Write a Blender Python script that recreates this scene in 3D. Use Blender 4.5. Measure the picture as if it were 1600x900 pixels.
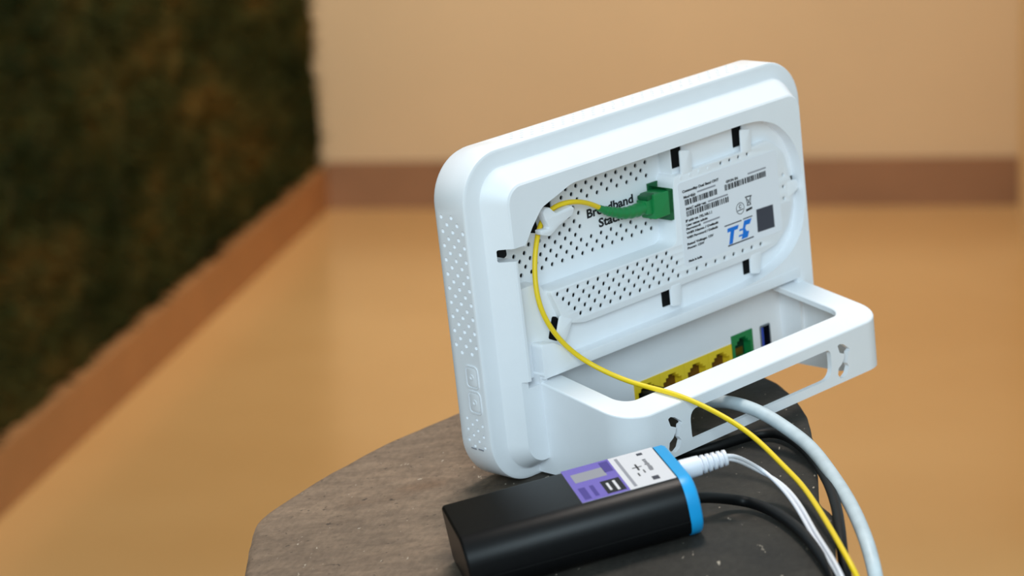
import bpy, bmesh, math, random
from mathutils import Vector, Matrix, noise

random.seed(7)
for o in list(bpy.data.objects):
    bpy.data.objects.remove(o, do_unlink=True)
SC = bpy.context.scene
COL = SC.collection

# ------------------------------------------------------------------ camera
CAM_H = 1.10
CAM2W = Matrix(((0.987848827, -0.000709060, -0.155416193),      # camera (right, down, forward) -> world
                (0.150999215, -0.232373076, 0.960834008),
                (-0.036795828, -0.972626470, -0.229442403)))
cam_d = bpy.data.cameras.new('camera')
cam_d.sensor_width = 36.0
cam_d.lens = 4200.0 * 36.0 / 1600.0
cam_d.clip_start = 0.05
cam_d.dof.use_dof = True
cam_d.dof.focus_distance = 1.06
cam_d.dof.aperture_fstop = 12.0
cam = bpy.data.objects.new('camera', cam_d)
COL.objects.link(cam)
rot = Matrix((CAM2W.col[0], -CAM2W.col[1], -CAM2W.col[2])).transposed()
cam.matrix_world = Matrix.Translation((0, 0, CAM_H)) @ rot.to_4x4()
SC.camera = cam

# ------------------------------------------------------------------ light
world = bpy.data.worlds.new('world')
SC.world = world
world.use_nodes = True
bg = world.node_tree.nodes['Background']
bg.inputs['Color'].default_value = (0.74, 0.92, 1.0, 1)
bg.inputs['Strength'].default_value = 0.54


def area(name, loc, target, size, power, col):
    d = bpy.data.lights.new(name, 'AREA')
    d.shape = 'DISK'
    d.size = size
    d.energy = power
    d.color = col
    o = bpy.data.objects.new(name, d)
    COL.objects.link(o)
    o.location = loc
    o.rotation_euler = (Vector(target) - Vector(loc)).to_track_quat('-Z', 'Y').to_euler()
    return o


area('ceiling_lamp', (-0.30, 1.45, 2.75), (-0.15, 1.10, 0.8), 0.55, 26, (1.0, 0.89, 0.80))
area('hall_lamp', (-0.95, 4.05, 2.45), (-0.8, 4.9, 0.4), 0.7, 41, (1.0, 0.92, 0.80))
area('window_light', (0.10, -1.5, 1.95), (-0.1, 1.1, 0.8), 1.4, 47, (0.73, 0.91, 1.0))

vs = SC.view_settings
vs.view_transform = 'Standard'
vs.look = 'None'
vs.exposure = 0.0
vs.gamma = 1.0
vs.use_curve_mapping = False


# ------------------------------------------------------------------ materials
def srgb(r, g, b):
    f = lambda c: c / 12.92 if c <= 0.04045 else ((c + 0.055) / 1.055) ** 2.4
    return (f(r / 255), f(g / 255), f(b / 255), 1.0)


def mat(name, col, rough=0.5, spec=0.5, metal=0.0, noise_amt=0.0, noise_scale=40.0, bump=0.0, bump_scale=200.0, coat=0.0):
    m = bpy.data.materials.new(name)
    m.use_nodes = True
    nt = m.node_tree
    b = nt.nodes['Principled BSDF']
    b.inputs['Base Color'].default_value = col
    b.inputs['Roughness'].default_value = rough
    b.inputs['Specular IOR Level'].default_value = spec
    b.inputs['Metallic'].default_value = metal
    b.inputs['Coat Weight'].default_value = coat
    tc = nt.nodes.new('ShaderNodeTexCoord')
    if noise_amt > 0:
        n = nt.nodes.new('ShaderNodeTexNoise')
        n.inputs['Scale'].default_value = noise_scale
        n.inputs['Detail'].default_value = 5
        nt.links.new(tc.outputs['Object'], n.inputs['Vector'])
        r = nt.nodes.new('ShaderNodeValToRGB')
        r.color_ramp.elements[0].position = 0.3
        r.color_ramp.elements[1].position = 0.7
        r.color_ramp.elements[0].color = tuple(c * (1 - noise_amt) for c in col[:3]) + (1,)
        r.color_ramp.elements[1].color = tuple(min(1, c * (1 + noise_amt)) for c in col[:3]) + (1,)
        nt.links.new(n.outputs['Fac'], r.inputs['Fac'])
        nt.links.new(r.outputs['Color'], b.inputs['Base Color'])
    if bump > 0:
        n2 = nt.nodes.new('ShaderNodeTexNoise')
        n2.inputs['Scale'].default_value = bump_scale
        n2.inputs['Detail'].default_value = 4
        nt.links.new(tc.outputs['Object'], n2.inputs['Vector'])
        bp = nt.nodes.new('ShaderNodeBump')
        bp.inputs['Strength'].default_value = bump
        bp.inputs['Distance'].default_value = 0.001
        nt.links.new(n2.outputs['Fac'], bp.inputs['Height'])
        nt.links.new(bp.outputs['Normal'], b.inputs['Normal'])
    return m


WHITE = mat('white_plastic', srgb(236, 238, 242), 0.42, 0.45, noise_amt=0.015, noise_scale=60, bump=0.06, bump_scale=2500)
STICK = mat('sticker_paper', srgb(232, 234, 240), 0.5, 0.4)
BLACKIN = mat('hole_shade_black', srgb(10, 10, 11), 0.8, 0.2)  # black that paints in the shade inside holes and slots
PRINT = mat('black_print', srgb(22, 24, 30), 0.6, 0.3)
PRINTG = mat('grey_print', srgb(64, 66, 76), 0.6, 0.3)
PRINTL = mat('light_grey_print', srgb(150, 150, 158), 0.6, 0.3)
BLUEP = mat('blue_print', srgb(0, 116, 215), 0.5, 0.4)
GREEN = mat('green_plastic', srgb(18, 128, 66), 0.42, 0.5)
GREEND = mat('dark_green_plastic', srgb(10, 88, 48), 0.5, 0.4)
YELP = mat('yellow_port_plastic', srgb(240, 205, 40), 0.45, 0.5)
YELC = mat('yellow_cable_jacket', srgb(240, 205, 20), 0.45, 0.5)
GOLD = mat('contact_gold', srgb(190, 140, 50), 0.35, 0.5, metal=0.8)
BLUEU = mat('usb_blue', srgb(25, 60, 170), 0.4, 0.5)
METAL = mat('usb_metal', srgb(150, 155, 160), 0.3, 0.5, metal=1.0)
CASE = mat('black_case', srgb(15, 15, 16), 0.38, 0.22, noise_amt=0.1, noise_scale=300, bump=0.08, bump_scale=3000)
CYAN = mat('cyan_cap', srgb(20, 160, 225), 0.4, 0.5)
PURP = mat('purple_label', srgb(112, 96, 184), 0.45, 0.4)
PURPD = mat('dark_purple_print', srgb(70, 55, 140), 0.5, 0.4)
LABW = mat('white_label', srgb(222, 220, 224), 0.4, 0.4)
CABW = mat('white_wire', srgb(232, 232, 238), 0.4, 0.5)
CABG = mat('grey_cable', srgb(196, 208, 214), 0.45, 0.5, noise_amt=0.10, noise_scale=160)
CABK = mat('black_cable', srgb(11, 11, 11), 0.5, 0.25)
WALL = mat('plaster_wall', srgb(218, 190, 152), 0.8, 0.2, noise_amt=0.03, noise_scale=3)
SKIRT = mat('brown_skirting', srgb(150, 110, 80), 0.5, 0.4, noise_amt=0.08, noise_scale=8)
SKIRTL = mat('orange_brown_skirting', srgb(172, 122, 78), 0.5, 0.4, noise_amt=0.08, noise_scale=8)
SHELL = mat('light_wall', srgb(216, 186, 140), 0.8, 0.2, noise_amt=0.02, noise_scale=3)


def floor_material():
    m = mat('polished_floor', srgb(214, 160, 92), 0.22, 0.6)
    nt = m.node_tree
    b = nt.nodes['Principled BSDF']
    tc = nt.nodes.new('ShaderNodeTexCoord')
    n = nt.nodes.new('ShaderNodeTexNoise')
    n.inputs['Scale'].default_value = 1.3
    n.inputs['Detail'].default_value = 6
    r = nt.nodes.new('ShaderNodeValToRGB')
    r.color_ramp.elements[0].position = 0.3
    r.color_ramp.elements[1].position = 0.75
    r.color_ramp.elements[0].color = srgb(192, 150, 96)
    r.color_ramp.elements[1].color = srgb(206, 166, 112)
    nt.links.new(tc.outputs['Object'], n.inputs['Vector'])
    nt.links.new(n.outputs['Fac'], r.inputs['Fac'])
    nt.links.new(r.outputs['Color'], b.inputs['Base Color'])
    return m


FLOOR = floor_material()


def stool_material():
    m = mat('weathered_stump', srgb(120, 100, 84), 0.75, 0.3)
    nt = m.node_tree
    L = nt.links
    b = nt.nodes['Principled BSDF']
    tc = nt.nodes.new('ShaderNodeTexCoord')

    def nz(scale, detail=6, stretch=None, rough=0.6):
        n = nt.nodes.new('ShaderNodeTexNoise')
        n.inputs['Scale'].default_value = scale
        n.inputs['Detail'].default_value = detail
        n.inputs['Roughness'].default_value = rough
        if stretch:
            mp = nt.nodes.new('ShaderNodeMapping')
            mp.inputs['Scale'].default_value = stretch
            L.new(tc.outputs['Object'], mp.inputs['Vector'])
            L.new(mp.outputs['Vector'], n.inputs['Vector'])
        else:
            L.new(tc.outputs['Object'], n.inputs['Vector'])
        return n

    def ramp(src, p0, c0, p1, c1):
        r = nt.nodes.new('ShaderNodeValToRGB')
        r.color_ramp.elements[0].position = p0
        r.color_ramp.elements[1].position = p1
        r.color_ramp.elements[0].color = c0
        r.color_ramp.elements[1].color = c1
        L.new(src, r.inputs['Fac'])
        return r.outputs['Color']

    def mix(fac, a, c, mode='MIX'):
        x = nt.nodes.new('ShaderNodeMix')
        x.data_type = 'RGBA'
        x.blend_type = mode
        if isinstance(fac, float):
            x.inputs[0].default_value = fac
        else:
            L.new(fac, x.inputs[0])
        for i, v in ((6, a), (7, c)):
            if isinstance(v, tuple):
                x.inputs[i].default_value = v
            else:
                L.new(v, x.inputs[i])
        return x.outputs[2]

    base = ramp(nz(9).outputs['Fac'], 0.35, srgb(118, 100, 84), 0.7, srgb(150, 127, 106))
    streak = ramp(nz(14, 5, (3.0, 9.0, 3.0)).outputs['Fac'], 0.42, (0, 0, 0, 1), 0.62, (1, 1, 1, 1))
    c = mix(streak, mix(0.35, base, srgb(84, 70, 60)), base)
    # darker, greyer right half of the stump, with a ragged edge
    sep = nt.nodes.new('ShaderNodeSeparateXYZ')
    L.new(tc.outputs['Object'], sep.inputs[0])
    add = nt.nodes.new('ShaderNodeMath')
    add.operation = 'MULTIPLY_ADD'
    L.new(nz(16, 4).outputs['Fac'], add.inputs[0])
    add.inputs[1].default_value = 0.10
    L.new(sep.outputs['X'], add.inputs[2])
    dark_half = ramp(add.outputs[0], 0.0, (0, 0, 0, 1), 1.0, (1, 1, 1, 1))
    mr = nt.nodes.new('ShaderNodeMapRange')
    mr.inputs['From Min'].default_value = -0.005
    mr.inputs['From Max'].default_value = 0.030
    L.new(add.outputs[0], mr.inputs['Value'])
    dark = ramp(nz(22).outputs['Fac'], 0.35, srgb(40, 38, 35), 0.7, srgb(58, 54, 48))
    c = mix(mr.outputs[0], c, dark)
    rust = ramp(nz(11, 3).outputs['Fac'], 0.62, (0, 0, 0, 1), 0.72, (0.5, 0.5, 0.5, 1))
    c = mix(rust, c, srgb(112, 78, 52))
    grain = ramp(nz(420, 3, (1, 0.5, 1)).outputs['Fac'], 0.3, (0.80, 0.80, 0.80, 1), 0.7, (1.14, 1.14, 1.14, 1))
    c = mix(1.0, c, grain, 'MULTIPLY')
    speck = ramp(nz(430, 2, (1, 0.35, 1)).outputs['Fac'], 0.70, (0, 0, 0, 1), 0.76, (0.7, 0.7, 0.7, 1))
    c = mix(speck, c, srgb(196, 182, 164))
    pit = ramp(nz(260, 2).outputs['Fac'], 0.27, (0.7, 0.7, 0.7, 1), 0.33, (0, 0, 0, 1))
    c = mix(pit, c, srgb(48, 42, 38))
    L.new(c, b.inputs['Base Color'])
    bp = nt.nodes.new('ShaderNodeBump')
    bp.inputs['Strength'].default_value = 0.5
    bp.inputs['Distance'].default_value = 0.0015
    L.new(nz(120, 6).outputs['Fac'], bp.inputs['Height'])
    L.new(bp.outputs['Normal'], b.inputs['Normal'])
    return m


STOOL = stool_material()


def moss_material():
    m = mat('moss', srgb(60, 58, 26), 0.95, 0.1)
    nt = m.node_tree
    b = nt.nodes['Principled BSDF']
    tc = nt.nodes.new('ShaderNodeTexCoord')
    n = nt.nodes.new('ShaderNodeTexNoise')
    n.inputs['Scale'].default_value = 7
    n.inputs['Detail'].default_value = 8
    n.inputs['Roughness'].default_value = 0.65
    r = nt.nodes.new('ShaderNodeValToRGB')
    e = r.color_ramp.elements
    e[0].position = 0.34
    e[0].color = srgb(24, 34, 12)
    e[1].position = 0.74
    e[1].color = srgb(104, 80, 36)
    k = e.new(0.52)
    k.color = srgb(54, 55, 24)
    mp = nt.nodes.new('ShaderNodeMapping')
    mp.inputs['Scale'].default_value = (1.0, 0.35, 1.0)
    nt.links.new(tc.outputs['Object'], mp.inputs['Vector'])
    nt.links.new(mp.outputs['Vector'], n.inputs['Vector'])
    nt.links.new(n.outputs['Fac'], r.inputs['Fac'])
    nt.links.new(r.outputs['Color'], b.inputs['Base Color'])
    return m


MOSS = moss_material()


# ------------------------------------------------------------------ mesh helpers
def link(name, me, m, parent=None, smooth=None):
    o = bpy.data.objects.new(name, me)
    COL.objects.link(o)
    if m is not None:
        me.materials.clear()
        me.materials.append(m)
    if parent is not None:
        o.parent = parent
    if smooth is not None:
        me.shade_smooth()
        me.set_sharp_from_angle(angle=math.radians(smooth))
    return o


def pyd(name, verts, faces):
    me = bpy.data.meshes.new(name)
    me.from_pydata([tuple(v) for v in verts], [], faces)
    bm = bmesh.new()
    bm.from_mesh(me)
    bmesh.ops.recalc_face_normals(bm, faces=bm.faces)
    bm.to_mesh(me)
    bm.free()
    me.update()
    return me


def tag(o, label, cat, group=None):
    o['label'] = label
    o['category'] = cat
    if group:
        o['group'] = group
    return o


def struct(o, label=None):
    o['kind'] = 'structure'
    if label:
        o['label'] = label
    return o


def box_me(name, x0, x1, y0, y1, z0, z1):
    v = [(x, y, z) for x in (x0, x1) for y in (y0, y1) for z in (z0, z1)]
    f = [(0, 1, 3, 2), (4, 6, 7, 5), (0, 4, 5, 1), (2, 3, 7, 6), (0, 2, 6, 4), (1, 5, 7, 3)]
    return pyd(name, v, f)


def fillet(pts, r, n=6):
    """round the corners of a closed polygon; r is one radius or one per corner"""
    out = []
    N = len(pts)
    for i in range(N):
        p = Vector(pts[i]).to_2d()
        a = Vector(pts[i - 1]).to_2d() - p
        b = Vector(pts[(i + 1) % N]).to_2d() - p
        rr = r[i] if isinstance(r, (list, tuple)) else r
        la, lb = a.length, b.length
        if rr <= 0 or la < 1e-6 or lb < 1e-6:
            out.append((p.x, p.y))
            continue
        a.normalize(); b.normalize()
        ang = a.angle(b)
        if ang > math.pi - 0.05:
            out.append((p.x, p.y))
            continue
        d = min(rr / math.tan(ang / 2), la * 0.48, lb * 0.48)
        s, e = p + a * d, p + b * d
        for k in range(n + 1):
            t = k / n
            q = s * (1 - t) ** 2 + p * 2 * t * (1 - t) + e * t ** 2
            out.append((q.x, q.y))
    return out


def rrect(x0, x1, y0, y1, r, n=8):
    out = []
    for cx, cy, a0 in ((x1 - r, y1 - r, 0), (x0 + r, y1 - r, 90), (x0 + r, y0 + r, 180), (x1 - r, y0 + r, 270)):
        for k in range(n + 1):
            a = math.radians(a0 + 90 * k / n)
            out.append((cx + r * math.cos(a), cy + r * math.sin(a)))
    return out


def disc(cx, cy, r, n=8):
    return [(cx + r * math.cos(2 * math.pi * k / n), cy + r * math.sin(2 * math.pi * k / n)) for k in range(n)]


def plate_me(name, outer, holes, z0, z1, fn, bevel=0.0):
    """flat plate with holes between z0 and z1 (polygon in x, y); fn maps (x, y, z) to object space"""
    cu = bpy.data.curves.new(name, 'CURVE')
    cu.dimensions = '2D'
    cu.fill_mode = 'BOTH'
    half = (z1 - z0) / 2
    cu.extrude = half - bevel
    cu.bevel_depth = bevel
    cu.bevel_resolution = 1
    cu.offset = -bevel
    for ring in [outer] + list(holes):
        s = cu.splines.new('POLY')
        s.points.add(len(ring) - 1)
        for p, q in zip(s.points, ring):
            p.co = (q[0], q[1], 0, 1)
        s.use_cyclic_u = True
    o = bpy.data.objects.new(name, cu)
    COL.objects.link(o)
    dg = bpy.context.evaluated_depsgraph_get()
    me = bpy.data.meshes.new_from_object(o.evaluated_get(dg))
    bpy.data.objects.remove(o, do_unlink=True)
    bpy.data.curves.remove(cu)
    zc = (z0 + z1) / 2
    for v in me.vertices:
        v.co = fn(v.co.x, v.co.y, v.co.z + zc)
    bm = bmesh.new()
    bm.from_mesh(me)
    bmesh.ops.remove_doubles(bm, verts=bm.verts, dist=1e-6)
    bmesh.ops.recalc_face_normals(bm, faces=bm.faces)
    bm.to_mesh(me)
    bm.free()
    me.name = name
    return me


def prism_me(name, poly, z0, z1, fn):
    n = len(poly)
    v = [fn(p[0], p[1], z0) for p in poly] + [fn(p[0], p[1], z1) for p in poly]
    f = [tuple(range(n)), tuple(range(2 * n - 1, n - 1, -1))]
    f += [(i, (i + 1) % n, n + (i + 1) % n, n + i) for i in range(n)]
    return pyd(name, v, f)


def cut(o, cutters):
    """boolean difference, applied at once; the cutters are deleted again"""
    tmp = []
    for me in cutters:
        c = bpy.data.objects.new('cutter', me)
        COL.objects.link(c)
        c.parent = o.parent
        tmp.append(c)
        md = o.modifiers.new('cut', 'BOOLEAN')
        md.operation = 'DIFFERENCE'
        md.solver = 'EXACT'
        md.object = c
    bpy.context.view_layer.update()
    dg = bpy.context.evaluated_depsgraph_get()
    new = bpy.data.meshes.new_from_object(o.evaluated_get(dg))
    o.modifiers.clear()
    o.data = new
    for c in tmp:
        bpy.data.objects.remove(c, do_unlink=True)
    return o


def spline(pts, per=8):
    """Catmull-Rom through the points"""
    P = [Vector(p) for p in pts]
    P = [P[0] * 2 - P[1]] + P + [P[-1] * 2 - P[-2]]
    out = []
    for i in range(1, len(P) - 2):
        a, b, c, d = P[i - 1], P[i], P[i + 1], P[i + 2]
        for k in range(per):
            t = k / per
            out.append(0.5 * ((2 * b) + (c - a) * t + (2 * a - 5 * b + 4 * c - d) * t * t + (3 * b - a - 3 * c + d) * t ** 3))
    out.append(P[-2])
    return out


def tube_me(name, path, radii, seg=12):
    n = len(path)
    if not isinstance(radii, (list, tuple)):
        radii = [radii] * n
    verts, faces = [], []
    t0 = (path[1] - path[0]).normalized()
    nrm = t0.orthogonal().normalized()
    for i, p in enumerate(path):
        t = (path[min(i + 1, n - 1)] - path[max(i - 1, 0)]).normalized()
        nrm = (nrm - t * nrm.dot(t)).normalized()
        bi = t.cross(nrm)
        for k in range(seg):
            a = 2 * math.pi * k / seg
            verts.append(p + (nrm * math.cos(a) + bi * math.sin(a)) * radii[i])
    for i in range(n - 1):
        for k in range(seg):
            faces.append((i * seg + k, i * seg + (k + 1) % seg, (i + 1) * seg + (k + 1) % seg, (i + 1) * seg + k))
    faces.append(tuple(range(seg - 1, -1, -1)))
    faces.append(tuple((n - 1) * seg + k for k in range(seg)))
    return pyd(name, verts, faces)


def text_me(name, body, size, x, y, fn, z, width=None, bold=0.0, align='LEFT'):
    cu = bpy.data.curves.new(name, 'FONT')
    cu.body = body
    cu.size = size
    cu.offset = bold
    cu.align_x = align
    cu.extrude = 0.02
    cu.resolution_u = 3
    o = bpy.data.objects.new(name, cu)
    COL.objects.link(o)
    dg = bpy.context.evaluated_depsgraph_get()
    me = bpy.data.meshes.new_from_object(o.evaluated_get(dg))
    bpy.data.objects.remove(o, do_unlink=True)
    xs = [v.co.x for v in me.vertices]
    k = 1.0
    if width and xs:
        k = width / (max(xs) - min(xs))
    x0 = min(xs) if xs else 0
    for v in me.vertices:
        v.co = fn(x + (v.co.x - x0) * k, y + v.co.y, z + v.co.z)
    me.name = name
    return me


def join_me(name, mes):
    bm = bmesh.new()
    for me in mes:
        bm.from_mesh(me)
    out = bpy.data.meshes.new(name)
    bm.to_mesh(out)
    bm.free()
    return out


# ------------------------------------------------------------------ the room
XL, XR, YB = -1.235, 0.165, 5.325
struct(link('floor', box_me('floor', -4.0, 4.0, -3.0, YB + 0.2, -0.1, 0.0), FLOOR))
struct(link('wall_back', box_me('wall_back', XL - 0.2, XR + 0.4, YB, YB + 0.15, 0.0, 3.0), WALL))
struct(link('baseboard_back', box_me('baseboard_back', XL, XR, YB - 0.015, YB, 0.0, 0.096), SKIRT))
struct(link('wall_left', box_me('wall_left', XL - 0.2, XL - 0.045, 0.5, YB, 0.0, 3.0), WALL))
struct(link('baseboard_left', box_me('baseboard_left', XL - 0.045, XL, 0.5, YB, 0.0, 0.088), SKIRTL))
struct(link('wall_right', box_me('wall_right', XR, XR + 0.15, 3.2, YB, 0.0, 3.0), SHELL))


def moss_wall():
    ny, nz = 220, 110
    y0, y1, z0, z1 = 0.52, YB - 0.005, 0.09, 2.95
    verts, faces = [], []
    for j in range(nz + 1):
        for i in range(ny + 1):
            y = y0 + (y1 - y0) * i / ny
            z = z0 + (z1 - z0) * j / nz
            d = 0.016 * noise.noise((y * 9, z * 9, 1.0)) + 0.012 * noise.noise((y * 30, z * 30, 4.0))
            verts.append((XL - 0.022 + d, y, z))
    for j in range(nz):
        for i in range(ny):
            a = j * (ny + 1) + i
            faces.append((a, a + 1, a + ny + 2, a + ny + 1))
    # short grass blades standing off the backing
    for k in range(30000):
        y = random.uniform(y0, y1 - 0.01)
        z = random.uniform(z0, z1)
        ln = random.uniform(0.012, 0.034)
        a = random.uniform(0, 6.28)
        w = 0.004
        b = Vector((XL - 0.02, y, z))
        s = Vector((0, math.cos(a), math.sin(a))) * w
        t = b + Vector((ln, random.uniform(-.014, .014), random.uniform(-.02, .01)))
        if t.y > YB - 0.004:
            t.y = YB - 0.004
        n = len(verts)
        verts += [b - s, b + s, t]
        faces.append((n, n + 1, n + 2))
    me = bpy.data.meshes.new('grass_covering')
    me.from_pydata([tuple(v) for v in verts], [], faces)
    o = link('grass_covering', me, MOSS)
    o['kind'] = 'stuff'
    tag(o, 'dark green mossy grass covering on the left wall above the skirting', 'wall covering')


moss_wall()

# ------------------------------------------------------------------ the router's own axes: U right, V up, W out of its back, in mm
RU = Vector((0.60880265, 0.78917104, 0.08104569))
RV = Vector((-0.06490596, -0.05226859, 0.99652156))
RW = Vector((0.79066210, -0.61194531, 0.01940065))
RORG = Vector((-0.11680029, 1.09614346, CAM_H - 0.31796076))      # U=78.5, V=-122.6, W=-15
RMAT = Matrix.Translation(RORG) @ Matrix((RU, -RW, RV)).transposed().to_4x4()


def lm(u, v, w):
    return Vector(((u - 78.5) / 1000, -(w + 15) / 1000, (v + 122.6) / 1000))


def wm(u, v, w):
    return RMAT @ lm(u, v, w)


# ------------------------------------------------------------------ the stump
UPS_L = Vector((0.841, 0.100, 0.532)).normalized()
UPS_D = Vector((0.079, -0.995, 0.062))
UPS_S = UPS_L.cross(UPS_D).normalized()
if UPS_S.z < 0:
    UPS_S = -UPS_S
UPS_N = UPS_L.cross(UPS_S).normalized()
if UPS_N.y < 0:
    UPS_N = -UPS_N
UPS_LEN, UPS_W, UPS_H = 82.6, 46.0, 22.5
UPS_T = Vector((-87.27, -97.58, 33.37))                                # its top rear left corner
UPS_O = UPS_T - UPS_N * UPS_H


def ups(l, s, n):
    return UPS_O + UPS_L * l + UPS_S * s + UPS_N * n


def plane_v(u, w):
    return -121.85 + 0.05 * w


def stool_v(u, w):
    """height of the rough top: almost flat, a low hump where the battery box lies"""
    base = plane_v(u, w)
    d = Vector((u, 0, w)) - Vector((UPS_O.x, 0, UPS_O.z))
    L2, S2 = Vector((UPS_L.x, 0, UPS_L.z)), Vector((UPS_S.x, 0, UPS_S.z))
    det = L2.x * S2.z - L2.z * S2.x
    l = (d.x * S2.z - d.z * S2.x) / det
    s = (L2.x * d.z - L2.z * d.x) / det
    lc, sc = min(max(l, 0), UPS_LEN), min(max(s, 0), UPS_W)
    bv = UPS_O.y + UPS_L.y * lc + UPS_S.y * sc - 0.15
    dist = math.hypot(l - lc, s - sc)
    t = max(0.0, 1 - dist / 38.0)
    t = t * t * (3 - 2 * t)
    return base + max(-1.0, bv - base) * t


def stump():
    outline = [(-90, -80), (-134, -31.5), (-172, 20), (-190, 80), (-180, 135), (-150, 178), (-105, 200), (-65, 196), (-37, 178),
               (-12, 159), (14.5, 136), (17.6, 129), (21.6, 122.5), (46.4, 101), (77, 73.6), (106, 45), (125, 21), (140.5, -3.5),
               (148, -32), (140, -68), (116, -95), (85, -108), (52.5, -111.7), (4.2, -108.8), (-39.7, -99.5), (-73, -88)]
    pts = []
    n = len(outline)
    for i in range(n):
        a, b = Vector(outline[i]), Vector(outline[(i + 1) % n])
        m = max(2, int((b - a).length / 5))
        for k in range(m):
            pts.append(a + (b - a) * (k / m))
    # slightly rounded and chipped edge
    for _ in range(2):
        pts = [(pts[i - 1] + pts[i] * 2 + pts[(i + 1) % len(pts)]) / 4 for i in range(len(pts))]
    pts = [p + (p - Vector((-10, 30))).normalized() * 0.5 * noise.noise((p.x * .08, p.y * .08, 3)) for p in pts]
    c = Vector((-10, 30))
    N = len(pts)
    R = 44
    verts, faces = [], []
    org = wm(-10, -122, 30)

    def put(u, v, w):
        verts.append(wm(u, v, w) - org)

    put(c.x, stool_v(c.x, c.y), c.y)
    for r in range(1, R + 1):
        t = 1 - (1 - r / R) ** 1.15
        for p in pts:
            q = c + (p - c) * t
            hgt = stool_v(q.x, q.y)
            hgt += 0.35 * noise.noise((q.x * .06, q.y * .06, 0)) - 0.35
            if r == R:
                hgt -= 1.0
            put(q.x, hgt, q.y)
    for k in range(N):
        faces.append((0, 1 + k, 1 + (k + 1) % N))
    for r in range(R - 1):
        for k in range(N):
            a, b = 1 + r * N + k, 1 + r * N + (k + 1) % N
            faces.append((a, b, b + N, a + N))
    # sides run straight down to the floor
    last = len(verts) - N
    rim = [verts[last + k].copy() for k in range(N)]
    prev = last
    ctr = wm(-10, -122, 30) - org
    for j, zt in enumerate((0.012, 0.06, 0.16, 0.3, 0.45, 0.6, 1.0)):
        st = len(verts)
        for k, p in enumerate(rim):
            z = p.z + (-org.z - p.z) * zt
            s = 1.0 + (0.006 if j == 0 else -0.03 - 0.10 * math.sin(min(zt, 1) * math.pi))
            s += 0.02 * noise.noise((k * 0.07, zt * 5, 2))
            verts.append(Vector((ctr.x + (p.x - ctr.x) * s, ctr.y + (p.y - ctr.y) * s, z)))
        for k in range(N):
            faces.append((prev + k, prev + (k + 1) % N, st + (k + 1) % N, st + k))
        prev = st
    faces.append(tuple(prev + k for k in range(N)))
    me = pyd('stump_stool', verts, faces)
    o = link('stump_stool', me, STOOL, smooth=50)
    o.location = org
    tag(o, 'weathered brown and dark grey stump stool carrying the white router', 'stool')


stump()

# ------------------------------------------------------------------ the router
router = bpy.data.objects.new('router', None)
COL.objects.link(router)
router.empty_display_size = 0.05
router.matrix_world = RMAT
tag(router, 'white fibre broadband router seen from its back, standing on the stump', 'router')
bpy.context.view_layer.update()


def part(name, me, m, parent=router, smooth=24, label=None):
    o = link(name, me, m, parent, smooth)
    if label:
        o['label'] = label
    return o


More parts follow.
